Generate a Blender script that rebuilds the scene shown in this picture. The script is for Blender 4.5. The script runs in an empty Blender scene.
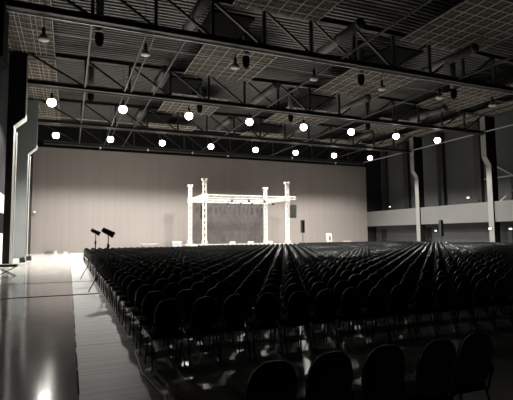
import bpy, math, random
from mathutils import Matrix, Vector
random.seed(7)
S = bpy.context.scene
COL = S.collection
PI = math.pi
HALL_L, HALL_R, HALL_B = -4.6, 44.5, 55.0

# ------------------------------------------------------------------ materials
def mat(name, color, rough=.6, metal=0., var=.15, scale=3., spec=.5, emis=None, es=0., bump=0.):
    m = bpy.data.materials.new(name); m.use_nodes = True
    nt = m.node_tree; b = nt.nodes['Principled BSDF']
    tc = nt.nodes.new('ShaderNodeTexCoord'); nz = nt.nodes.new('ShaderNodeTexNoise')
    nz.inputs['Scale'].default_value = scale; nz.inputs['Detail'].default_value = 4
    nt.links.new(tc.outputs['Object'], nz.inputs['Vector'])
    r = nt.nodes.new('ShaderNodeValToRGB')
    lo = [max(0, c*(1-var)) for c in color]; hi = [min(1, c*(1+var)) for c in color]
    r.color_ramp.elements[0].position = .3; r.color_ramp.elements[1].position = .7
    r.color_ramp.elements[0].color = (*lo, 1); r.color_ramp.elements[1].color = (*hi, 1)
    nt.links.new(nz.outputs['Fac'], r.inputs['Fac']); nt.links.new(r.outputs['Color'], b.inputs['Base Color'])
    b.inputs['Roughness'].default_value = rough; b.inputs['Metallic'].default_value = metal
    b.inputs['Specular IOR Level'].default_value = spec
    if emis:
        b.inputs['Emission Color'].default_value = (*emis, 1); b.inputs['Emission Strength'].default_value = es
    if bump:
        bp = nt.nodes.new('ShaderNodeBump'); bp.inputs['Strength'].default_value = bump
        nt.links.new(nz.outputs['Fac'], bp.inputs['Height']); nt.links.new(bp.outputs['Normal'], b.inputs['Normal'])
    return m

M = dict(
    column_shaded=mat('shaded_column_paint', (.010, .0105, .011), .9, var=.1, scale=.6, spec=.05),  # column sides away from the lamps, their shade put into the colour
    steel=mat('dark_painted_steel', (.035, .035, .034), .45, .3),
    column=mat('lamplit_column_paint', (.15, .163, .166), .7, var=.06, scale=.6),  # same paint where the lamps reach the column, light put into the colour
    column_lit_side=mat('lit_side_paint_left', (.13, .13, .125), .7, var=.06, spec=.2, scale=.6),  # hall side of the left columns, lit tone put into the colour
    white_wall=mat('white_wall', (.50, .49, .46), .7, var=.05, scale=.4),
    band=mat('balcony_white', (.115, .114, .109), .7, var=.05, scale=.4),
    grey_wall=mat('grey_wall', (.065, .068, .068), .8, var=.12, scale=.3),
    dark_wall=mat('dark_wall', (.035, .036, .038), .8, var=.15, scale=.4),
    side_wall=mat('side_wall_cladding', (.018, .018, .019), .9, var=.2, scale=.4, spec=.1),
    deck=mat('roof_deck_metal', (.085, .085, .082), .5, .2, var=.15, scale=.5),
    grid=mat('ceiling_grid_metal', (.42, .385, .33), .5, .0, var=.08),
    column_right=mat('lit_side_paint_right', (.20, .197, .188), .6, var=.06, scale=.6),  # hall side of the right columns, lit tone put into the colour
    tie=mat('grey_tie_steel', (.055, .055, .053), .5, .2),
    gridfine=mat('ceiling_fine_grid_metal', (.17, .155, .13), .5),
    gridback=mat('ceiling_grid_liner', (.055, .047, .04), .8, var=.15),
    black=mat('matt_black', (.005, .005, .005), .95, spec=.05),
    rubber=mat('black_housing', (.012, .012, .012), .5),
    fabric=mat('black_chair_fabric', (.004, .0045, .0045), .9, var=.3, scale=40, spec=.1),
    shell=mat('black_chair_shell', (.010, .0105, .0105), .27, var=.2, scale=10, spec=.6),
    tube=mat('black_chair_tube', (.015, .015, .015), .35, .5),
    alu=mat('bright_aluminium', (.62, .605, .57), .45, .2, var=.08, scale=6),
    duct=mat('grey_duct_metal', (.09, .09, .088), .5, .3, scale=2),
    lampbody=mat('grey_lamp_body', (.15, .15, .145), .4, .6),
    lampwhite=mat('pale_lamp_lens_off', (.75, .75, .71), .3, var=.04),
    lit=mat('lit_lamp_bulb', (1, .96, .88), .5, emis=(1, .95, .86), es=14.),
    exitlit=mat('lit_safety_sign', (.9, .95, .9), .5, emis=(.9, 1., .92), es=1.6),
    curtain=mat('stage_curtain_cloth', (.045, .04, .038), .9, var=.2, scale=2),
    stage=mat('stage_deck_ply', (.30, .27, .24), .6, var=.1, scale=1.5),
    skirt=mat('stage_skirt_cloth', (.16, .145, .13), .9, var=.15),
    brown=mat('brown_cloth', (.05, .02, .014), .9),
    pale=mat('pale_board', (.40, .39, .37), .6, var=.05),
    blue=mat('pale_blue_case', (.25, .30, .34), .5, var=.1),
    pipe=mat('pale_pipe', (.45, .44, .42), .4, .2, var=.05),
    table=mat('table_laminate', (.03, .028, .026), .5),
)

def wall_mat():
    m = bpy.data.materials.new('brown_partition_panels'); m.use_nodes = True
    nt = m.node_tree; b = nt.nodes['Principled BSDF']; L = nt.links.new
    tc = nt.nodes.new('ShaderNodeTexCoord')
    # vertical streaks: noise stretched along z
    mp = nt.nodes.new('ShaderNodeMapping'); mp.inputs['Scale'].default_value = (1.1, 1, .03)
    L(tc.outputs['Object'], mp.inputs['Vector'])
    n1 = nt.nodes.new('ShaderNodeTexNoise'); n1.inputs['Scale'].default_value = 1.6; n1.inputs['Detail'].default_value = 3
    L(mp.outputs['Vector'], n1.inputs['Vector'])
    r = nt.nodes.new('ShaderNodeValToRGB')
    r.color_ramp.elements[0].position = .3; r.color_ramp.elements[1].position = .7
    r.color_ramp.elements[0].color = (.190, .168, .157, 1); r.color_ramp.elements[1].color = (.212, .187, .175, 1)
    L(n1.outputs['Fac'], r.inputs['Fac'])
    # panel joints every 1.25 m
    sx = nt.nodes.new('ShaderNodeSeparateXYZ'); L(tc.outputs['Object'], sx.inputs['Vector'])
    mm = nt.nodes.new('ShaderNodeMath'); mm.operation = 'MULTIPLY'; mm.inputs[1].default_value = .8; L(sx.outputs['X'], mm.inputs[0])
    fr = nt.nodes.new('ShaderNodeMath'); fr.operation = 'FRACT'; L(mm.outputs[0], fr.inputs[0])
    lt = nt.nodes.new('ShaderNodeMath'); lt.operation = 'LESS_THAN'; lt.inputs[1].default_value = .03; L(fr.outputs[0], lt.inputs[0])
    mx = nt.nodes.new('ShaderNodeMix'); mx.data_type = 'RGBA'; L(lt.outputs[0], mx.inputs['Factor'])
    L(r.outputs['Color'], mx.inputs['A']); mx.inputs['B'].default_value = (.183, .162, .151, 1)
    L(mx.outputs['Result'], b.inputs['Base Color'])
    b.inputs['Roughness'].default_value = .75
    return m
M['partition'] = wall_mat()

def floor_mat():
    m = bpy.data.materials.new('hall_floor'); m.use_nodes = True
    nt = m.node_tree; b = nt.nodes['Principled BSDF']; L = nt.links.new
    def math_(op, a, v=None, v2=None):
        n = nt.nodes.new('ShaderNodeMath'); n.operation = op
        for i, x in enumerate((a, v, v2)):
            if x is None: continue
            if isinstance(x, (int, float)): n.inputs[i].default_value = x
            else: L(x, n.inputs[i])
        return n.outputs[0]
    def noise(scale, sc, detail=4):
        mp = nt.nodes.new('ShaderNodeMapping'); mp.inputs['Scale'].default_value = sc
        L(tc.outputs['Object'], mp.inputs['Vector'])
        n = nt.nodes.new('ShaderNodeTexNoise'); n.inputs['Scale'].default_value = scale; n.inputs['Detail'].default_value = detail
        L(mp.outputs['Vector'], n.inputs['Vector']); return n.outputs['Fac']
    def mixc(f, a, c):
        n = nt.nodes.new('ShaderNodeMix'); n.data_type = 'RGBA'
        for k, x in (('Factor', f), ('A', a), ('B', c)):
            if isinstance(x, tuple): n.inputs[k].default_value = x
            else: L(x, n.inputs[k])
        return n.outputs['Result']
    tc = nt.nodes.new('ShaderNodeTexCoord'); sp = nt.nodes.new('ShaderNodeSeparateXYZ'); L(tc.outputs['Object'], sp.inputs['Vector'])
    X, Y = sp.outputs['X'], sp.outputs['Y']
    right = math_('GREATER_THAN', X, .14)
    mott = noise(.55, (1, .5, 1), 6)
    streak = noise(2.2, (.35, 9, 1), 5)
    left_c = mixc(mott, (.18, .182, .18, 1), (.31, .312, .305, 1))
    right_c = mixc(mott, (.32, .317, .305, 1), (.48, .474, .455, 1))
    c = mixc(right, left_c, right_c)
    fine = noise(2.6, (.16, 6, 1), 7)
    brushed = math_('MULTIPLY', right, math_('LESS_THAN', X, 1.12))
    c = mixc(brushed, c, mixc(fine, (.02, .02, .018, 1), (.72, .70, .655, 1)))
    far_glow = nt.nodes.new('ShaderNodeMapRange'); far_glow.interpolation_type = 'SMOOTHSTEP'
    far_glow.inputs['From Min'].default_value = 20; far_glow.inputs['From Max'].default_value = 29
    L(math_('ADD', Y, math_('MULTIPLY', mott, 3.)), far_glow.inputs['Value']); far = far_glow.outputs['Result']
    c = mixc(far, c, (.66, .65, .61, 1))  # glow of the far floor under the lit lamps, painted into the colour
    def joint(coord, at, w):
        return math_('LESS_THAN', math_('ABSOLUTE', math_('SUBTRACT', coord, at)), w)
    j1 = joint(X, .14, .008)
    wob = math_('GREATER_THAN', noise(3.5, (1, 1, 1), 2), .47)
    j1 = math_('MULTIPLY', j1, wob)
    lim = math_('LESS_THAN', X, .9)
    j2 = math_('MULTIPLY', math_('MAXIMUM', joint(Y, 15.06, .12), joint(Y, 19.5, .09)), lim)
    j3 = math_('LESS_THAN', math_('FRACT', math_('MULTIPLY', Y, .125)), .001)
    jj = math_('MAXIMUM', math_('MAXIMUM', j1, j2), j3)
    c = mixc(jj, c, (.03, .03, .03, 1))
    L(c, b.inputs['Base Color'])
    rg = math_('ADD', math_('MULTIPLY', mott, .09), .06)
    rr = math_('ADD', math_('MULTIPLY', mott, .12), .17)
    mr = nt.nodes.new('ShaderNodeMix'); L(right, mr.inputs['Factor']); L(rg, mr.inputs['A']); L(rr, mr.inputs['B'])
    m2 = nt.nodes.new('ShaderNodeMix'); L(brushed, m2.inputs['Factor']); L(mr.outputs['Result'], m2.inputs['A']); m2.inputs['B'].default_value = .46
    m3 = nt.nodes.new('ShaderNodeMix'); L(jj, m3.inputs['Factor']); L(m2.outputs['Result'], m3.inputs['A']); m3.inputs['B'].default_value = 1.
    L(m3.outputs['Result'], b.inputs['Roughness'])
    L(math_('SUBTRACT', .38, math_('MULTIPLY', jj, .38)), b.inputs['Specular IOR Level'])
    bp = nt.nodes.new('ShaderNodeBump'); bp.inputs['Strength'].default_value = .06; bp.inputs['Distance'].default_value = .02
    L(streak, bp.inputs['Height']); L(bp.outputs['Normal'], b.inputs['Normal'])
    return m
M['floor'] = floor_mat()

# ------------------------------------------------------------------ geometry helpers
class MB:
    def __init__(s): s.v = []; s.f = []
    def box(s, x0, y0, z0, x1, y1, z1):
        n = len(s.v)
        s.v += [(x0,y0,z0),(x1,y0,z0),(x1,y1,z0),(x0,y1,z0),(x0,y0,z1),(x1,y0,z1),(x1,y1,z1),(x0,y1,z1)]
        s.f += [tuple(n+i for i in q) for q in ((3,2,1,0),(4,5,6,7),(0,1,5,4),(1,2,6,5),(2,3,7,6),(3,0,4,7))]
        return s
    def tube(s, p, q, r, n=8, r2=None, caps=True):
        p = Vector(p); q = Vector(q); d = (q-p).normalized()
        a = Vector((0,0,1)) if abs(d.z) < .9 else Vector((1,0,0))
        u = d.cross(a).normalized(); w = d.cross(u); b = len(s.v); r2 = r if r2 is None else r2
        for c, rad in ((p, r), (q, r2)):
            for i in range(n):
                t = 2*PI*(i+.5)/n; s.v.append(tuple(c+u*math.cos(t)*rad+w*math.sin(t)*rad))
        for i in range(n):
            j = (i+1) % n; s.f.append((b+i, b+n+i, b+n+j, b+j))
        if caps: s.f += [tuple(b+i for i in range(n)), tuple(b+n+i for i in reversed(range(n)))]
        return s
    def bar(s, p, q, w, h):     # rectangular bar between points, h in z-ish direction
        p = Vector(p); q = Vector(q); d = (q-p).normalized()
        a = Vector((0,0,1)) if abs(d.z) < .95 else Vector((0,1,0))
        u = d.cross(a).normalized(); v = u.cross(d); b = len(s.v)
        for c in (p, q):
            for i, j in ((-1,-1),(1,-1),(1,1),(-1,1)): s.v.append(tuple(c+u*i*w/2+v*j*h/2))
        s.f += [tuple(b+i for i in t) for t in ((0,1,2,3),(7,6,5,4),(0,4,5,1),(1,5,6,2),(2,6,7,3),(3,7,4,0))]
        return s
    def prism(s, pts, axis, a, c):   # polygon extruded along axis ('y' : pts are x,z ; 'x' : y,z ; 'z': x,y)
        b = len(s.v); n = len(pts)
        for t in (a, c):
            for p in pts:
                s.v.append({'y': (p[0], t, p[1]), 'x': (t, p[0], p[1]), 'z': (p[0], p[1], t)}[axis])
        s.f += [tuple(b+i for i in range(n)), tuple(b+n+i for i in reversed(range(n)))]
        for i in range(n): s.f.append((b+i, b+n+i, b+n+(i+1) % n, b+(i+1) % n))
        return s
    def lathe(s, prof, cx=0, cy=0, n=16):
        b = len(s.v)
        for r, z in prof:
            for i in range(n): s.v.append((cx+r*math.cos(2*PI*i/n), cy+r*math.sin(2*PI*i/n), z))
        for k in range(len(prof)-1):
            for i in range(n):
                j = (i+1) % n; s.f.append((b+k*n+i, b+k*n+j, b+(k+1)*n+j, b+(k+1)*n+i))
        s.f += [tuple(b+i for i in reversed(range(n))), tuple(b+(len(prof)-1)*n+i for i in range(n))]
        return s
    def build(s, name, m, parent=None, smooth=False, fix=True, rot=None):
        if rot is not None: s.v = [tuple(rot @ Vector(p)) for p in s.v]
        me = bpy.data.meshes.new(name); me.from_pydata(s.v, [], s.f)
        if fix:
            import bmesh
            bm = bmesh.new(); bm.from_mesh(me); bmesh.ops.recalc_face_normals(bm, faces=bm.faces); bm.to_mesh(me); bm.free()
        if smooth:
            me.polygons.foreach_set('use_smooth', [True]*len(me.polygons))
        me.materials.append(m if not isinstance(m, str) else M[m])
        o = bpy.data.objects.new(name, me); COL.objects.link(o)
        if parent: o.parent = parent
        return o

def tag(o, label, cat, group=None, kind=None):
    o['label'] = label; o['category'] = cat
    if group: o['group'] = group
    if kind: o['kind'] = kind
    return o
def thing(name, label, cat, loc=(0,0,0), rz=0, group=None):
    o = bpy.data.objects.new(name, None); COL.objects.link(o); o.location = loc; o.rotation_euler = (0,0,rz)
    o.empty_display_size = .2
    return tag(o, label, cat, group)
def struct(name, mb, m, label=None, **k):
    o = mb.build(name, m, **k); o['kind'] = 'structure'
    if label: o['label'] = label; o['category'] = name.split('_')[0]
    return o
def dup(root, loc, rz=0, label=None, group=None):
    r = root.copy(); COL.objects.link(r); r.location = loc; r.rotation_euler = (0,0,rz)
    if label: r['label'] = label
    if group: r['group'] = group
    for ch in root.children:
        c = ch.copy(); COL.objects.link(c); c.parent = r
        for g in ch.children:
            d = g.copy(); COL.objects.link(d); d.parent = c
    return r
ORD = ['first','second','third','fourth','fifth','sixth','seventh','eighth','ninth','tenth','eleventh','twelfth','thirteenth','fourteenth','fifteenth','sixteenth','seventeenth','eighteenth','nineteenth','twentieth']
def ordn(i):
    if i < 20: return ORD[i]
    tens = {2:'twenty',3:'thirty',4:'forty',5:'fifty',6:'sixty'}[(i+1)//10]
    return (tens[:-1]+'ieth') if (i+1) % 10 == 0 else tens+'-'+ORD[(i+1) % 10-1]

# ------------------------------------------------------------------ camera
def camera():
    f = 443.48; yaw, pitch, roll = math.radians(22.8495), math.radians(4.6006), math.radians(-.5112)
    w = Vector((math.sin(yaw)*math.cos(pitch), math.cos(yaw)*math.cos(pitch), math.sin(pitch)))
    r = Vector((math.cos(yaw), -math.sin(yaw), 0)); u = r.cross(w)
    r2 = r*math.cos(roll)+u*math.sin(roll); u2 = -r*math.sin(roll)+u*math.cos(roll)
    cd = bpy.data.cameras.new('camera'); cd.sensor_fit = 'HORIZONTAL'; cd.sensor_width = 36; cd.lens = f*36/513
    cd.clip_end = 300
    o = bpy.data.objects.new('camera', cd); COL.objects.link(o)
    m = Matrix((r2, u2, -w)).transposed().to_4x4(); m.translation = Vector((0, 0, 1.78)); o.matrix_world = m
    S.camera = o
camera()

# ------------------------------------------------------------------ shell
DECK = 15.1
def ztop(x): return 14.4+.35*(1-abs(x-18.8)/21.7)       # top chord line, slightly pitched
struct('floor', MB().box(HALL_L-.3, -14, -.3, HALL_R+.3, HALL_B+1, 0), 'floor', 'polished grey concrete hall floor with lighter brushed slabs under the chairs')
struct('wall_back', MB().box(-3.95, HALL_B, 0, 41.2, HALL_B+.25, 12), 'partition', 'tall taupe partition wall behind the stage')
o = struct('wall_back', MB().box(HALL_L, HALL_B+.6, 0, HALL_R, HALL_B+.9, 16), 'side_wall', 'dark end wall above the taupe partition')
struct('wall_front', MB().box(HALL_L, -14, 0, HALL_R, -13.7, 16), 'dark_wall', 'dark wall behind the viewer')
# left wall: pale panels, dark band and dark upper cladding
struct('wall_left', MB().box(HALL_L-.3, -13.7, 0, HALL_L, HALL_B+.6, 5.0), 'white_wall', 'pale lower part of the left wall')
struct('wall_left', MB().box(HALL_L-.3, -13.7, 5.0, HALL_L, HALL_B+.6, 16), 'side_wall', 'black upper cladding of the left wall')
struct('window_1', MB().box(HALL_L, 30.5, 2.14, HALL_L+.04, 40.2, 3.58), 'black', 'black window strip in the pale left wall')
struct('wall_right', MB().box(HALL_R, -13.7, 0, HALL_R+.3, HALL_B+.6, 16), 'grey_wall', 'grey wall behind the right gallery')
# roof deck with trapezoid ribs running across the hall
def roof():
    mb = MB(); prof = []; y = -13.7; p = .36
    while y < HALL_B+.6:
        prof += [(y, .0), (y+.17, .0), (y+.20, .09), (y+.33, .09)]; y += p
    xs = [(HALL_L-.3, 0), (18.8, .55), (HALL_R+.3, 0)]
    for i in range(2):
        b = len(mb.v)
        for yy, dz in prof:
            for x, ex in xs[i:i+2]: mb.v.append((x, yy, DECK+dz+ex))
        for k in range(len(prof)-1): mb.f.append((b+2*k, b+2*k+2, b+2*k+3, b+2*k+1))
    return mb
struct('ceiling', roof(), 'deck', 'ribbed metal roof deck', fix=False)
struct('ceiling', MB().box(HALL_L-.3, -13.7, 16, HALL_R+.3, HALL_B+1, 16.2), 'black', 'closed roof above the ribbed deck')
# right balcony, recess under it
struct('trim_1', MB().box(41.2, 4, 3.02, 41.5, HALL_B, 5.17), 'band', 'white balcony front along the right wall')
struct('trim_2', MB().box(41.5, 4, 3.7, HALL_R, HALL_B, 4.0), 'dark_wall', 'gallery floor slab behind the white balcony front')
struct('wall_right', MB().box(42.8, 4, 0, 43.0, HALL_B, 3.7), 'dark_wall', 'dark wall under the balcony')
for n, (a, z0, z1) in enumerate(((43.9, 0, 2.6), (31.5, 0, 2.5), (52.6, 0, 2.5))):
    d = struct('door_%d' % (n+1), MB().box(42.74, a, z0, 42.8, a+1.1, z1), 'side_wall', 'black door under the balcony, %s' % ('beside the far exit sign', 'beside the near exit sign', 'in the far corner')[n])
    h = MB().tube((42.72, a+.15, 1.0), (42.72, a+.15, 1.25), .015, 6).build('door_handle', 'pipe', d)
# gallery posts (dark) on the gallery back wall
for n, y in enumerate((54.3, 49.6, 43.2, 37.55, 27.0, 21.5)):
    c = MB(); c.box(44.0, y-.45, 4.0, 44.45, y+.45, 15.0)
    o = c.build('gallery_post', 'steel'); tag(o, 'dark steel post on the gallery wall, %s from the far corner' % ORD[n], 'post', 'dark gallery posts')
for n, y0 in enumerate((28.2,)):
    br = thing('cross_brace', 'thin steel cross brace in the gallery bay right of the column with pale lit face', 'brace')
    MB().bar((43.9, 27.5, 4.6), (43.9, 35.8, 9.8), .12, .12).build('diagonal', 'pipe', br)
    MB().bar((43.8, 35.8, 4.6), (43.8, 27.5, 9.8), .12, .12).build('diagonal', 'pipe', br)
    MB().bar((43.85, 27.5, 8.0), (43.85, 36.6, 8.0), .12, .14).build('crossbar', 'pipe', br)
# gallery barrier with lit sign
gb = thing('gallery_rail', 'short dark rail on the gallery below the lit sign', 'rail', (43.2, 38.5, 4.0))
MB().box(-.04, -1.6, 1.42, .04, 1.6, 1.78).build('top_rail', 'steel', gb)
MB().box(-.03, -1.55, 0, .03, -1.45, 1.42).build('post', 'steel', gb)
MB().box(-.03, 1.45, 0, .03, 1.55, 1.42).build('post', 'steel', gb)

# ------------------------------------------------------------------ steel columns
def column(y, side, depth, label, m, back):
    t = thing('hall_column', label, 'column', (0, y, 0), 0, 'stepped hall columns')
    if side < 0: prof = [(back, 0), (-3.62, 0), (-3.62, 9.3), (-2.95, 9.95), (-2.95, 14.3), (back, 14.3)]
    else: prof = [(back, 0), (41.05, 0), (41.05, 9.05), (40.45, 9.9), (40.45, 14.3), (back, 14.3)]
    MB().prism(prof, 'y', 0, depth).build('shaft', m, t)
    e = .02*(-side); p = prof[1:5]
    if y > 23: MB().prism([(a, z) for a, z in p]+[(a+e, z) for a, z in reversed(p)], 'y', .01, depth-.01).build('lit_side', 'column_lit_side' if side < 0 else 'column_right', t)['label'] = 'pale lit side towards the hall'  # added skin that carries the lit tone of the hall side
    return t
column(22.2, -1, 1.6, 'nearest stepped column at the left wall', 'column_shaded', -4.1)
column(33.3, -1, 1.1, 'unlit dark stepped column on the left, second from the partition wall', 'column_shaded', -4.02)
column(44.3, -1, 1.1, 'lamplit grey stepped column on the left nearest the partition wall', 'column', -4.5)
column(33.25, 1, .65, 'stepped column with pale lit face on the right, nearer to the viewer', 'column_shaded', 41.9)
column(43.95, 1, .65, 'stepped column with pale lit face on the right, nearer to the stage', 'column_shaded', 41.9)
for z, yy in ((4.62, 54.75),):
    t = thing('wall_light', 'small white fitting on a thin bracket at the left edge of the partition', 'light', (-3.7, 54.55, z))
    MB().tube((-.1, .4, 0), (0, 0, 0), .03, 6).build('bracket', 'pipe', t)
    MB().lathe([(.05, -.12), (.13, -.08), (.15, 0), (.10, .1), (.02, .13)], .08, 0, 10).build('lens', 'lampwhite', t, True)
o = MB().box(-4.45, 54.3, 0, -4.0, 54.95, 11.5).build('corner_upright', 'steel'); tag(o, 'dark steel upright in the left corner beside the partition', 'post')
o = MB().tube((-3.50, 45.2, 0.0), (-3.50, 45.2, 9.2), .05, 8).build('drain_pipe', 'pipe'); tag(o, 'thin pale pipe running up the grey left column', 'pipe')
o = MB().tube((-3.50, 34.0, 0.0), (-3.50, 34.0, 9.0), .05, 8).build('drain_pipe', 'pipe'); tag(o, 'thin pale pipe running up the dark left column', 'pipe')
# cable tray along the top of the right wall
tr = thing('cable_tray', 'long pale cable tray running under the roof along the right wall', 'cable tray')
MB().box(40.25, 14, 12.5, 40.45, 54.9, 12.58).build('tray', 'pipe', tr)
for y in (16, 22.4, 27.9, 39, 50): MB().tube((40.35, y, 12.58), (40.35, y, 14.45), .015, 6).build('hanger', 'steel', tr)

# ------------------------------------------------------------------ roof trusses
PITCH = 3.07; NX = [-2.87]+[.8+PITCH*(k-0) for k in range(-1+1, 13)]+[40.45]
NX = sorted(set([round(x, 3) for x in NX if x <= 40.45]+[-2.27]))[1:] if False else NX
def truss(y, label):
    t = thing('roof_truss', label, 'truss', (0, y, 12.3), 0, 'roof trusses')
    zb = 0.0
    mb = MB(); mb.box(-2.89, -.18, 0, 40.44, .18, .05); mb.box(-2.89, -.18, .27, 40.44, .18, .32); mb.box(-2.89, -.03, .05, 40.44, .03, .27)
    mb.build('bottom_chord', 'steel', t)
    MB().box(-2.89, .19, -.07, 40.44, .27, -.005).build('lit_edge', 'pipe' if y < 30 else 'duct', t)['label'] = 'pale strip for the lit lower edge of the bottom chord'  # added strip imitating lamplight on the lower flange, paler on the nearest truss
    for a, b in ((-2.89, 18.8), (18.8, 40.44)):
        mb = MB(); za, zb2 = ztop(a)-12.3, ztop(b)-12.3
        mb.bar((a, 0, za), (b, 0, zb2), .32, .05); mb.bar((a, 0, za+.25), (b, 0, zb2+.25), .32, .05); mb.bar((a, 0, za+.125), (b, 0, zb2+.125), .06, .2)
        mb.build('top_chord', 'steel', t)
    for i, x in enumerate(NX):
        if -2.8 < x < 40.3: MB().bar((x, 0, .3), (x, 0, ztop(x)-12.3), .16, .16).build('vertical', 'steel', t)
        if i+1 < len(NX):
            x2 = NX[i+1]
            lo, hi = (x2, x) if x2 < 19.5 else (x, x2)
            MB().bar((lo+(-.12 if x2 < 19.5 else .12), 0, .3), (hi+(.12 if x2 < 19.5 else -.12), 0, ztop(hi)-12.3), .13, .13).build('diagonal', 'steel', t)
    return t
truss(22.4, 'roof truss nearest the viewer, crossing the top of the picture')
truss(33.4, 'roof truss in the middle, just before the nearer row of lit lamps')
truss(44.4, 'roof truss just before the farther row of lit lamps')
truss(54.3, 'roof truss right above the taupe partition wall')

# longitudinal tie beams
for n, (x, w) in enumerate(((.8, .1), (3.5, .07), (3.95, .07), (5.6, .07), (15.0, .07), (24.6, .08), (33.8, .08))):
    for k, y in enumerate((11.6, 22.6, 33.6, 44.6)):
        if k == 0 and x < 12: continue
        L = 9.5 if k == 3 else 10.6
        o = MB().box(x-w/2, y, 12.42, x+w/2, y+L, 12.42+w*1.4).build('tie_beam', 'duct' if n == 0 else 'tie')
        tag(o, 'thin grey tie beam, %s from the left, in the %s roof bay' % (ORD[n], ('nearest', 'second', 'third', 'farthest')[k]), 'beam', 'thin grey tie beams')
for n, y in enumerate((28.9, 39.9, 49.6)):
    o = MB().tube((-2.8, y, 14.22), (40.2, y, 14.22), .035, 6).build('sprinkler_pipe', 'pipe')
    tag(o, 'thin pale pipe across the %s roof bay' % ('nearest', 'middle', 'farthest')[n], 'pipe', 'thin pipes across the roof bays')

# ceiling grid panels
def grid_panel(x0, x1, y0, y1, label, xs=None, sx=.88, sy=.88):
    t = thing('ceiling_grid_panel', label, 'ceiling panel', (0, 0, 14.3), 0, 'mesh ceiling panels')
    mb = MB()
    if xs is None:
        xs = []; x = x0
        while x < x1+.01: xs.append(x); x += sx
    for x in xs: mb.box(x-.016, y0, 0, x+.016, y1, .05)
    y = y0
    while y < y1+.01: mb.box(x0, y-.02, .0, x1, y+.02, .04); y += sy
    mb.build('grid', 'grid', t, fix=False)
    fr = MB(); x = x0+sx/2
    y = y0+sy/2
    while y < y1: fr.box(x0, y-.016, .045, x1, y+.016, .07); y += sy
    for x in xs[:-1]: fr.box(x+sx*.5, y0, .045, x+sx*.5+.02, y1, .07)
    (fr if True else None).build('fine_grid', 'gridfine', t, fix=False)
    MB().box(x0, y0, .10, x1, y1, .14).build('liner', 'gridback', t)
    return t
nm = {11.4: 'nearest', 22.4: 'second', 33.4: 'third', 44.4: 'farthest'}
for T in (11.4, 22.4, 33.4, 44.4):
    ye = T+(10.6 if T < 44 else 9.4)
    if T > 12: grid_panel(-4.1, -1.2, T+.3, ye, 'narrow mesh ceiling strip at the left wall, %s roof bay' % nm[T], [-4.1, -3.85, -3.18, -2.95, -2.36, -2.09, -1.76, -1.2], sy=.7)
    for n, (a, b) in enumerate(((7.9, 13.2), (19.5, 25.7), (30.9, 36.2))):
        grid_panel(a, b, T+4.6, ye, '%s mesh ceiling panel of the %s roof bay' % (('left', 'middle', 'right')[n], nm[T]))
    if T > 12: grid_panel(38.6, 41.0, T+.3, ye, 'narrow mesh ceiling strip at the right wall, %s roof bay' % nm[T], sx=.6)
    for n, (a, b) in enumerate(((7.0, 9.6), (19.4, 22.2), (31.2, 34.2))):
        if T == 11.4: continue
        o = MB().box(a, T+.4, 14.25, b, T+4.2, 14.38).build('void_shade_sheet', 'black')  # black sheet added for the darkness of the roof void
        tag(o, 'black sheet for the dark roof void before the %s mesh panel, %s roof bay' % (('left', 'middle', 'right')[n], nm[T]), 'void_sheet', 'dark roof void sheets')

# ducts through the trusses and jet nozzles
duct0 = None
for k, T in enumerate((22.4, 33.4, 44.4)):
    for n in range(4):
        lab = 'round grey air duct, %s from the left, through the %s truss' % (ORD[n], ('nearest', 'middle', 'far')[k])
        loc = (6+8.8*n, T-2.6, 13.62)
        if duct0 is None:
            duct0 = thing('air_duct', lab, 'duct', loc, 0, 'round air ducts')
            MB().tube((0,0,0), (0,4.6,0), .29, 20).build('duct_body', 'duct', duct0, True)
            for yy in (0.02, 2.2, 4.3): MB().tube((0,yy,0), (0,yy+.08,0), .32, 20).build('flange', 'duct', duct0)
            MB().tube((0,4.5,0), (0,4.64,0), .25, 20).build('grille', 'black', duct0)
        else: dup(duct0, loc, 0, lab)
noz0 = None; necks = []
for k, T in enumerate((22.4, 33.4)):
    for n in range(4):
        lab = 'black round air nozzle hanging from the roof, %s from the left, %s roof bay' % (ORD[n], ('nearest', 'next')[k])
        loc = (1.3+8.85*n, T+3.2, 12.75)
        if noz0 is None:
            noz0 = thing('air_nozzle', lab, 'air nozzle', loc, 0, 'hanging air nozzles')
            MB().lathe([(.19,.45),(.235,.35),(.24,.1),(.21,-.12),(.12,-.28),(.04,-.32)], 0, 0, 18).build('nozzle', 'black', noz0, True)
            nz = noz0
        else: nz = dup(noz0, loc, 0, lab)
        necks.append((nz, loc))

for nz, loc in necks: MB().tube((0,0,.6), (0,0,15.1+.55*(1-abs(loc[0]-18.8)/23.2)-12.75), .22, 16).build('neck', 'duct', nz, True)

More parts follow.
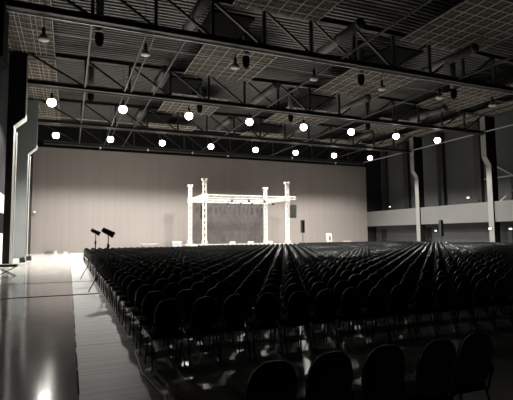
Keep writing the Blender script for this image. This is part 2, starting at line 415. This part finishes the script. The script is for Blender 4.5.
# ------------------------------------------------------------------ high-bay lamps
LX = [-1.4, 3.55, 8.68, 13.95, 19.2, 24.3, 29.6, 34.95]
rows = [(13.0, False, 'unlit row nearest the viewer'), (23.6, False, 'unlit row'), (34.5, True, 'nearer lit row'), (45.7, True, 'farther lit row')]
def lamp(lit):
    t = bpy.data.objects.new('high_bay_lamp', None); COL.objects.link(t); t.empty_display_size = .2
    MB().tube((0,0,.40), (0,0,3.6), .014, 6).build('hanger', 'steel', t)
    MB().lathe([(.07,.0),(.09,.12),(.08,.38),(.03,.46)], 0, 0, 14).build('housing', 'rubber', t, True)
    if lit:
        MB().lathe([(.08,.05),(.16,.02),(.26,-.05),(.27,-.07),(.25,-.06),(.1,.03)], 0, 0, 20).build('reflector', 'lampbody', t, True)
        MB().lathe([(.31*math.sin(a), -.28+.31*math.cos(a)) for a in [PI*(.12+.86*k/9) for k in range(10)]], 0, 0, 18).build('bulb', 'lit', t, True)
    else:
        MB().lathe([(.06,.05),(.13,.02),(.25,-.12),(.26,-.15),(.24,-.14),(.08,.03)], 0, 0, 20).build('reflector', 'lampbody', t, True)
        MB().lathe([(.24,-.12),(.27,-.17),(.26,-.24),(.18,-.28),(.08,-.29)], 0, 0, 18).build('lens', 'lampwhite', t, True)
    return t
protos = {}
for k, (y, lit, rn) in enumerate(rows):
    for n, x in enumerate(LX):
        if k == 0 and n < 3: continue
        if k == 0 and n > 4: continue
        lab = '%s round high-bay lamp, %s from the left in the %s' % ('glowing' if lit else 'switched-off', ORD[n], rn)
        if lit not in protos: t = protos[lit] = lamp(lit)
        else: t = dup(protos[lit], (0,0,0))
        t.location = (x, y, 11.75); tag(t, lab, 'lamp', 'lit high-bay lamps' if lit else 'unlit high-bay lamps')
        if lit:
            ld = bpy.data.lights.get('high_bay_light')
            if ld is None:
                ld = bpy.data.lights.new('high_bay_light', 'SPOT'); ld.energy = 4500; ld.color = (1, .965, .905)
                ld.spot_size = math.radians(149); ld.spot_blend = .35; ld.shadow_soft_size = .22
            lo = bpy.data.objects.new('high_bay_light', ld); COL.objects.link(lo); lo.location = (x, y, 11.6-.9)

# small ceiling pendants (cameras / sensors) seen against the dark bays
for n, (x, y, z) in enumerate(((2.9, 50.6, 10.6), (8.0, 50.6, 10.7), (13.2, 50.6, 10.7), (17.6, 50.6, 10.6), (26.4, 50.6, 10.9), (33.0, 50.6, 10.6))):
    t = thing('pendant_sensor', 'small pale pendant above the partition wall, %s from the left' % ORD[n], 'sensor', (x, y, z+.9), 0, 'small pendants before the partition')
    MB().tube((0,0,.1), (0,0,3.6), .012, 5).build('cord', 'steel', t)
    MB().lathe([(.03,-.14),(.09,-.1),(.11,.02),(.06,.12)], 0, 0, 10).build('body', 'lampwhite', t, True)

# lit safety signs
for (x, y, z, lab) in ((43.3, 38.35, 6.03, 'small lit sign on the gallery above the dark rail'), (42.73, 43.0, 2.2, 'small lit exit sign left of the black column speaker, under the balcony'),
                       (42.0, 32.1, 2.25, 'small lit exit sign under the balcony at the right edge'), (41.0, 33.7, 2.3, 'small lit sign on the nearer column with pale lit face'),
                       (43.9, 53.0, 5.9, 'small dim lit sign on the gallery in the far corner')):
    t = thing('exit_sign', lab, 'sign', (x, y, z))
    MB().box(-.06, -.20, -.10, .02, .20, .10).build('housing', 'lampbody', t)
    MB().box(-.075, -.17, -.08, -.06, .17, .08).build('lit_face', 'exitlit', t)
    if x > 42.2 and x < 42.72 or x == 42.0 or x == 43.3 or x==43.9:
        MB().tube((0, 0, .1), (0, 0, (3.7 if z < 3 else 9)-z), .012, 5).build('hanger', 'steel', t)

# ------------------------------------------------------------------ stage
st = thing('stage_platform', 'raised stage platform with pale skirt before the partition wall', 'stage', (0, 0, 0))
MB().box(11.6, 43.2, .74, 23.2, 51.4, .84).build('deck', 'stage', st)
MB().box(11.65, 43.25, 0, 23.15, 43.32, .74).build('skirt', 'skirt', st)
MB().box(11.65, 43.32, 0, 11.72, 51.3, .74).build('skirt', 'skirt', st)
MB().box(23.08, 43.32, 0, 23.15, 51.3, .74).build('skirt', 'skirt', st)
for i in range(5): MB().box(12.3+i*2.5, 46.8, 0, 12.4+i*2.5, 46.9, .74).build('leg', 'steel', st)

def lattice(mb, p, q, s=.29, r=.028, step=.5):
    """square box truss between p and q (axis aligned)"""
    p = Vector(p); q = Vector(q); d = (q-p); L = d.length; d.normalize()
    u = Vector((1,0,0)) if abs(d.x) < .5 else Vector((0,1,0)); w = d.cross(u); h = s/2
    cs = [u*h+w*h, -u*h+w*h, -u*h-w*h, u*h-w*h]
    for c in cs: mb.tube(p+c, q+c, r, 6)
    n = max(2, round(L/step))
    for k in range(n):
        a = p+d*L*k/n; b = p+d*L*(k+1)/n
        for i in range(4):
            c, e = cs[i], cs[(i+1) % 4]
            if k % 2: c, e = e, c
            mb.tube(a+c, b+e, r*.55, 5); 
    for k in range(0, n+1, 2):
        a = p+d*L*k/n
        for i in range(4): mb.tube(a+cs[i], a+cs[(i+1) % 4], r*.55, 5)
    return mb
SXL, SXR, SYF, SYR, SB = 12.75, 22.25, 44.0, 50.0, .84
for x, y, lab in ((SXL, SYF, 'front left'), (SXR, SYF, 'front right'), (SXL, SYR, 'rear left'), (SXR, SYR, 'rear right')):
    t = thing('truss_tower', 'bright aluminium truss tower at the %s corner of the stage' % lab, 'truss tower', (x, y, SB), 0, 'stage truss towers')
    lattice(MB(), (0,0,.12), (0,0,6.72), .30, .036, .32).build('mast', 'alu', t)
    bs = MB().box(-.42, -.42, 0, .42, .42, .06)
    bs.build('base_plate', 'alu', t)
    for a, b in ((1,0), (-1,0), (0,1), (0,-1)):
        MB().bar((a*.38, b*.38, .06), (a*.15, b*.15, .75), .05, .05).build('brace', 'alu', t)
    MB().box(-.24, -.24, 4.70, .24, -.17, 5.32).box(-.24, .17, 4.70, .24, .24, 5.32).box(-.24, -.17, 4.70, -.17, .17, 5.32).box(.17, -.17, 4.70, .24, .17, 5.32).build('sleeve_block', 'alu', t)
    MB().box(-.27, -.24, 6.66, .27, .24, 6.78).tube((-.2,-.24,6.82),(-.2,.24,6.82), .09, 10).tube((.2,-.24,6.82),(.2,.24,6.82), .09, 10).build('head_block', 'alu', t)
rf = thing('stage_roof_frame', 'bright aluminium box truss frame carried by the four stage towers', 'truss frame', (0, 0, 5.87))
for a, b, nm_ in (((SXL+.26, SYF, 0), (SXR-.26, SYF, 0), 'front_truss'), ((SXL+.26, SYR, 0), (SXR-.26, SYR, 0), 'rear_truss'), ((SXL, SYF+.26, 0), (SXL, SYR-.26, 0), 'side_truss'), ((SXR, SYF+.26, 0), (SXR, SYR-.26, 0), 'side_truss'), ((SXR+.26, SYF, .05), (SXR+1.0, SYF, .05), 'speaker_arm')):
    lattice(MB(), a, b, (.32 if nm_ != 'speaker_arm' else .28), .042, .4).build(nm_, 'alu', rf)
# curtain, pleated
def curtain(x0, x1, y, z0, z1):
    mb = MB(); n = 190
    for i in range(n+1):
        x = x0+(x1-x0)*i/n; ph = (x-x0)*2*PI/.7
        dy = .035*math.sin(ph)+.03*math.sin(ph*.37+1)
        mb.v += [(x, y+dy, z0), (x, y+dy*.5, z1), (x, y+dy+.015, z0), (x, y+dy*.5+.015, z1)]
    for i in range(n):
        a = i*4; b = a+4
        mb.f += [(a, b, b+1, a+1), (a+2, a+3, b+3, b+2), (a+1, b+1, b+3, a+3), (a, a+2, b+2, b)]
    for a in (0, n*4): mb.f.append((a, a+1, a+3, a+2))
    return mb
cu = thing('stage_curtain', 'dark pleated curtain hanging across the back of the stage', 'curtain')
W = (SXR-SXL-.7)/5
for i in range(5):
    a = SXL+.3+i*W; curtain(a, a+W+.02, SYR-.1-.02*(i % 2), .95, 5.55).build('curtain_panel', 'curtain', cu)
MB().tube((SXL+.3, SYR-.1, 5.58), (SXR-.4, SYR-.1, 5.58), .025, 8).build('rail', 'steel', cu)
# stage lamps below the frame
par0 = None
for n, (x, y) in enumerate([(14.2, SYR-.5), (15.6, SYR-.5), (17.2, SYR-.5), (18.8, SYR-.5), (20.3, SYR-.5), (21.5, SYR-.5), (SXR-.1, 47.6), (15.6, SYF-.35), (17.5, SYF-.35), (19.3, SYF-.35)]):
    lab = 'small black stage lamp under the aluminium frame, %s' % (['%s from the left on the rear truss' % ORD[n]]*6+['on the right side truss']+['%s from the left on the front truss' % ORD[max(0, n-7)]]*3)[n]
    loc = (x, y, 5.57)
    if par0 is None:
        par0 = thing('stage_lamp', lab, 'stage light', loc, 0, 'stage lamps on the frame')
        MB().tube((0,0,.1), (0,-.12,-.28), .11, 12, .13).build('can', 'rubber', par0, True)
        MB().tube((0,-.118,-.275), (0,-.122,-.287), .10, 12).build('lens', 'lampwhite', par0)
        MB().box(-.15,-.02,.03,-.13,.02,.10).box(.13,-.02,.03,.15,.02,.10).box(-.15,-.02,.10,.15,.02,.12).box(-.02,-.02,.10,.02,.5,.13).build('yoke', 'steel', par0)
    else: dup(par0, loc, 0, lab)
# stage monitors
mon0 = None
for n, x in enumerate((16.1, 18.2, 20.5)):
    lab = 'pale low monitor wedge on the stage front, %s from the left' % ORD[n]
    if mon0 is None:
        mon0 = thing('stage_monitor', lab, 'speaker', (x, 45.0, .84), 0, 'stage monitor wedges')
        MB().prism([(-.2, 0), (.2, 0), (.2, .12), (-.08, .34), (-.2, .3)], 'x', -.3, .3).build('cabinet', 'pale', mon0)
        MB().bar((-.27, .19, .15), (.27, .19, .15), .02, .02).build('grille', 'rubber', mon0)
    else: dup(mon0, (x, 45.0, .84), 0, lab)
# line arrays
def array(x, y, z, n, label, rz=0):
    t = thing('line_array', label, 'speaker', (x, y, z), rz, 'hanging line arrays')
    for k in range(n):
        zz = -k*.235; a = .03*k*k*.3
        MB().prism([(-.22+a*.3, zz), (.22+a*.3, zz), (.19+a*.3, zz-.22), (-.22+a*.3, zz-.22)], 'x', -.30, .30).build('cabinet', 'rubber', t)
    MB().box(-.2, -.15, .02, .2, .15, .07).build('flying_frame', 'steel', t)
    MB().tube((0,0,.07), (0,0,.42), .012, 6).build('chain', 'steel', t)
array(SXR+.52, SYF-.42, 5.1, 6, 'grey line array speaker hanging at the right front tower')
array(SXL+.02, SYF+.52, 5.0, 6, 'dark line array speaker hanging behind the left front tower')
# column speakers on stands
def col_speaker(x, y, zb, h, label):
    t = thing('column_speaker', label, 'speaker', (x, y, 0))
    MB().box(-.17, -.15, zb, .17, .17, zb+h).build('cabinet', 'rubber', t)
    MB().box(-.155, -.165, zb+.03, .155, -.15, zb+h-.03).build('grille', 'black', t)
    MB().tube((0,0,.25), (0,0,zb), .035, 8).build('pole', 'steel', t)
    for k in range(3):
        a = k*2*PI/3+.4; MB().tube((0,0,.5), (.5*math.cos(a), .5*math.sin(a), .01), .014, 6).build('leg', 'steel', t)
col_speaker(23.05, 42.0, 2.05, 1.35, 'black column speaker on a stand right of the stage')
col_speaker(37.2, 36.7, 1.55, 1.75, 'black column speaker standing before the balcony among the chairs')

# easel poster right of the stage
t = thing('easel_poster', 'pale poster board on an easel right of the stage', 'poster board', (30.75, 49.0, 0))
MB().bar((0, 0, .95), (0, .18, 2.0), .85, .03).build('board', 'pale', t)
MB().bar((.08, -.01, 1.1), (.08, .10, 1.65), .28, .03).build('dark_motif', 'duct', t)
for a in (-.3, .3): MB().tube((a, -.02, .0), (a*.6, .06, .98), .018, 6).build('leg', 'alu', t)
MB().tube((0, .75, 0), (0, .12, 1.6), .018, 6).build('leg', 'alu', t)
# draped table beyond the chairs
t = thing('draped_table', 'long table with brown cloth beyond the chairs at the right', 'table', (34.6, 49.2, 0))
MB().box(-1.6, -.4, .74, 1.6, .4, .78).build('tabletop', 'brown', t)
MB().box(-1.58, -.38, .04, 1.58, .38, .74).build('cloth', 'brown', t)
o = MB().box(-.5, -.15, 0, .5, .15, .22).build('paper_stack', 'pale'); o.location = (33.6, 49.2, .78)
tag(o, 'pale stack lying on the brown draped table', 'papers')
# things left of the stage
t = thing('equipment_case', 'pale blue equipment case on wheels left of the stage', 'case', (10.7, 47.6, 0))
MB().box(-.45, -.3, .12, .45, .3, 1.1).build('body', 'blue', t); MB().box(-.47, -.32, 1.1, .47, .32, 1.25).build('lid', 'pale', t)
for a, b in ((-.35,-.2), (.35,-.2), (-.35,.2), (.35,.2)): MB().tube((a-.03,b,.06), (a+.03,b,.06), .06, 10).build('wheel', 'rubber', t)
t = thing('side_table', 'low pale folding table against the partition left of the stage', 'table', (8.1, 49.6, 0))
MB().box(-.9, -.35, .95, .9, .35, 1.0).build('tabletop', 'pale', t)
for a, b in ((-.8,-.3), (.8,-.3), (-.8,.3), (.8,.3)): MB().tube((a,b,0), (a,b,.95), .02, 6).build('leg', 'steel', t)
for x, w, h, m, lab in ((-2.1, .4, .3, 'duct', 'grey-brown bundle at the foot of the partition'), (-1.35, .15, .32, 'pale', 'small white box at the foot of the partition'), (-.35, .22, .2, 'pale', 'low white box at the foot of the partition, right of the other')):
    o = MB().prism([(-w, 0), (w, 0), (w*.9, h*.8), (w*.5, h), (-w*.6, h), (-w*.95, h*.7)], 'y', -.2, .2).build('floor_box', m); o.location = (x, 54.4, 0)
    tag(o, lab, 'box')
for x, y, lab in ((-3.1, 36.4, 'small black box by the left columns, nearer one'), (-2.9, 39.3, 'small black box by the left columns, farther one')):
    t = thing('cable_box', lab, 'box', (x, y, 0)); MB().box(-.18, -.18, 0, .18, .18, .32).build('body', 'rubber', t); MB().tube((-.1,0,.32),(.1,0,.38), .03, 6).build('handle', 'rubber', t)

# folding table at the left wall
t = thing('folding_stool', 'low dark folding table with crossed legs at the left wall', 'table', (-2.62, 23.7, 0))
MB().box(-.55, -.3, .44, .42, .3, .56).build('tabletop', 'table', t)
for yy in (-.25, .25):
    MB().tube((-.45, yy, .44), (.35, yy, .0), .02, 6).build('leg', 'steel', t); MB().tube((.35, yy, .44), (-.45, yy, 0), .02, 6).build('leg', 'steel', t)

# spotlights on tripod stands
def spot_stand(x, y, h, s, label, tilt):
    t = thing('tripod_stand', 'black tripod stand carrying the '+label, 'stand', (x, y, 0), 0, 'tripod stands at the aisle')
    MB().tube((0,0,.55), (0,0,h-.35), .026, 8).build('pole', 'steel', t); MB().tube((0,0,h-.45), (0,0,h-.08), .017, 8).build('upper_pole', 'steel', t)
    MB().tube((0,0,h-.50), (0,0,h-.40), .045, 8).build('clamp', 'steel', t)
    for k in range(3):
        a = k*2*PI/3+PI*.86
        MB().tube((0,0,1.15), (.62*math.cos(a), .62*math.sin(a), .012), .016, 6).build('leg', 'steel', t)
        MB().tube((0,0,.55), (.34*math.cos(a), .34*math.sin(a), .5), .010, 6).build('brace', 'steel', t)
    p = thing('spotlight', label, 'spotlight', (x, y, h), 0, 'spotlights at the aisle')
    d = Vector((math.cos(tilt), -.2, math.sin(tilt))).normalized(); a = -d*.26*s; b = d*.24*s
    MB().tube(a, b, .13*s, 16, .15*s).build('barrel', 'rubber', p, False)
    MB().tube(b, b+d*.04, .165*s, 16).build('rim', 'rubber', p)
    MB().tube(a-d*.05, a, .09*s, 12, .13*s).build('rear_cap', 'rubber', p)
    MB().tube(b+d*.04, b+d*.045, .14*s, 16).build('lens', 'lampbody', p)
    MB().bar((0,-.19*s,-.07), (0,-.19*s,.05), .03, .03).bar((0,.19*s,-.07), (0,.19*s,.05), .03, .03).bar((0,-.2*s,-.08), (0,.2*s,-.08), .03, .03).build('yoke', 'steel', p)
spot_stand(1.03, 20.14, 2.0, .6, 'black spotlight at the aisle, farther and smaller one', math.radians(-28))
spot_stand(1.175, 15.3, 1.93, .64, 'black spotlight at the aisle, nearer and larger one', math.radians(-28))

# ------------------------------------------------------------------ chairs
def rounded(n, w, z0, z1):
    """backrest outline in x,z: arched top, softly rounded foot"""
    pts = []
    h = z1-z0; zc = z0+h*.52
    for i in range(n):
        t = 2*PI*i/n; c, s = math.cos(t), math.sin(t)
        e = .78 if s > 0 else .6
        x = w/2*math.copysign(abs(c)**e, c); z = zc+(z1-zc if s > 0 else zc-z0)*math.copysign(abs(s)**(.95 if s > 0 else .6), s)
        pts.append((x, z))
    return pts
def pad(pts, place, layers):
    """stack of scaled outlines -> closed pad; layers: (scale, offset)"""
    mb = MB(); n = len(pts)
    cx = sum(p[0] for p in pts)/n; cz = sum(p[1] for p in pts)/n
    for sc, off in layers:
        for p in pts: mb.v.append(place(cx+(p[0]-cx)*sc, cz+(p[1]-cz)*sc, off))
    for k in range(len(layers)-1):
        for i in range(n):
            j = (i+1) % n; mb.f.append((k*n+i, k*n+j, (k+1)*n+j, (k+1)*n+i))
    mb.f += [tuple(range(n))[::-1], tuple((len(layers)-1)*n+i for i in range(n))]
    return mb
def back_place(x, z, off):      # concave to the sitter, leaning back
    return (x, -.20-(z-.48)*.20+.35*x*x*.6+off, z)
def seat_outline(n):
    pts = []
    for i in range(n):
        t = 2*PI*i/n; c, s = math.cos(t), math.sin(t)
        pts.append((.225*math.copysign(abs(c)**.62, c), .215*math.copysign(abs(s)**.62, s)+.01))
    return pts
def make_chair():
    t = bpy.data.objects.new('stacking_chair', None); COL.objects.link(t); t.empty_display_size = .2
    bp = rounded(28, .41, .47, .885)
    b = pad(bp, back_place, [(.80, -.020), (.95, -.018), (1.0, -.008), (1.0, .004), (.985, .006)]).build('backrest', 'shell', t, True)
    pad(bp, back_place, [(.97, .006), (.985, .020), (.93, .036), (.7, .044)]).build('cushion', 'fabric', b, True)
    pad(seat_outline(28), lambda x, y, o: (x, y, .44+o-.25*abs(x)*abs(x)*.2), [(.86, -.035), (.97, -.025), (1.0, -.008), (1.0, .008), (.95, .022), (.75, .030)]).build('seat', 'fabric', t, True)
    for s in (-1, 1):
        MB().tube((s*.205, -.235, .60), (s*.205, -.165, .40), .011, 8).tube((s*.205, -.165, .40), (s*.215, -.08, .385), .011, 8).build('back_support', 'tube', t, True)
        MB().tube((s*.215, -.13, .41), (s*.235, -.27, .012), .0115, 8).build('leg', 'tube', t, True)
        MB().tube((s*.215, .15, .41), (s*.235, .235, .012), .0115, 8).build('leg', 'tube', t, True)
        MB().tube((s*.215, -.15, .405), (s*.215, .17, .405), .0115, 8).build('seat_rail', 'tube', t, True)
    MB().tube((-.215, .10, .392), (.215, .10, .392), .009, 6).tube((-.215, -.12, .392), (.215, -.12, .392), .009, 6).build('cross_bar', 'tube', t)
    return t
CH = []
KX, KY, KZ = .49/.52, .925, 1.08
BACK = .27     # seat centre sits this far in front of the top of the backrest
for k in range(5): CH.append((1.27+.482*k, 2.75+BACK, 'front', 0, k))
spots = []
def visible(x, y):
    return x < y*math.tan(math.radians(54))+1.2
for j in range(52):
    y = 5.93+.973*j
    if y > 49: break
    for i in range(82):
        x = 1.24+.482*i
        if x > 39.6 or not visible(x, y): continue
        if y > 37.3 and x < 11.0: continue
        if y > 41.5 and x < 24.6: continue
        if y > 46.5: continue
        if abs(x-37.2) < .5 and abs(y-36.7) < .7: continue
        if abs(x-23.05) < .55 and abs(y-42) < .6: continue
        spots.append((x, y, j, i))
spots.sort(key=lambda s: (s[0]**2+s[1]**2))
proto = None
near = [(x, y-BACK, -1, k) for (x, y, _, _, k) in CH]+spots[:295]
def place(x, y): return (x+random.uniform(-.012, .012), y+BACK+random.uniform(-.04, .04), 0), math.radians(random.uniform(-2.5, 2.5))
for x, y, j, i in near:
    if j < 0: lab = 'black chair with rounded back in the near row, %s from the left' % ORD[i]; g = 'black chairs of the near row'
    else: lab = 'black chair, %s seat from the left aisle in the %s row behind the gap' % (ordn(i), ordn(j)); g = 'black chairs of the big seating block'
    loc, rz = place(x, y)
    if proto is None:
        proto = make_chair()
        for c in [c for c in proto.children_recursive]: c.data.transform(Matrix.Diagonal((KY, KY, KZ, 1)))
        proto.location = loc; proto.rotation_euler = (0,0,rz); tag(proto, lab, 'chair', g)
    else: dup(proto, loc, rz, lab, g)
# all remaining chairs, far away: one mesh
def far_chairs(lst):
    base = MB()
    bp = rounded(12, .41, .47, .885)
    parts = [pad(bp, back_place, [(.9, -.02), (1, -.010), (1, .014), (.9, .035)]), pad(seat_outline(8), lambda x, y, o: (x, y, .44+o), [(1, -.03), (1, .02)])]
    lg = MB()
    for s in (-1, 1):
        lg.tube((s*.205, -.23, .60), (s*.215, -.13, .40), .012, 3, caps=False).tube((s*.215, -.13, .41), (s*.235, -.27, 0), .012, 3, caps=False).tube((s*.215, .15, .41), (s*.235, .235, 0), .012, 3, caps=False)
    parts.append(lg); mi = [1, 0, 2]
    bv, bf, bm_ = [], [], []
    for p, m in zip(parts, mi):
        n = len(bv); bv += p.v; bf += [tuple(n+i for i in f) for f in p.f]; bm_ += [m]*len(p.f)
    bv = [(v[0]*KY, v[1]*KY, v[2]*KZ) for v in bv]
    V, F, MI = [], [], []
    for x, y, j, i in lst:
        (lx, ly, _), rz = place(x, y); c, s = math.cos(rz), math.sin(rz); n = len(V)
        V += [(lx+v[0]*c-v[1]*s, ly+v[0]*s+v[1]*c, v[2]) for v in bv]
        F += [tuple(n+k for k in f) for f in bf]; MI += bm_
    me = bpy.data.meshes.new('stacking_chairs'); me.from_pydata(V, [], F)
    for k in ('fabric', 'shell', 'tube'): me.materials.append(M[k])
    me.polygons.foreach_set('material_index', MI)
    o = bpy.data.objects.new('stacking_chairs', me); COL.objects.link(o)
    tag(o, 'hundreds of black chairs in the far rows up to the stage', 'chairs', kind='stuff')
far_chairs(spots[295:])
tag(MB().tube((.98, 7.2, .01), (.92, 6.0, .01), .014, 6).tube((.92, 6.0, .01), (1.0, 5.2, .01), .014, 6).tube((1.0, 5.2, .01), (1.05, 4.4, .01), .014, 6).build('floor_cable', 'tube'), 'black cable lying on the floor along the first chairs', 'cable')
print('chairs', len(near), len(spots)-295)

# ------------------------------------------------------------------ world and view
w = bpy.data.worlds.new('world'); S.world = w; w.use_nodes = True
w.node_tree.nodes['Background'].inputs[0].default_value = (.5, .5, .5, 1)
w.node_tree.nodes['Background'].inputs[1].default_value = .0
S.view_settings.view_transform = 'Standard'; S.view_settings.look = 'None'
S.view_settings.exposure = 0.0; S.view_settings.gamma = 1; S.view_settings.use_curve_mapping = False
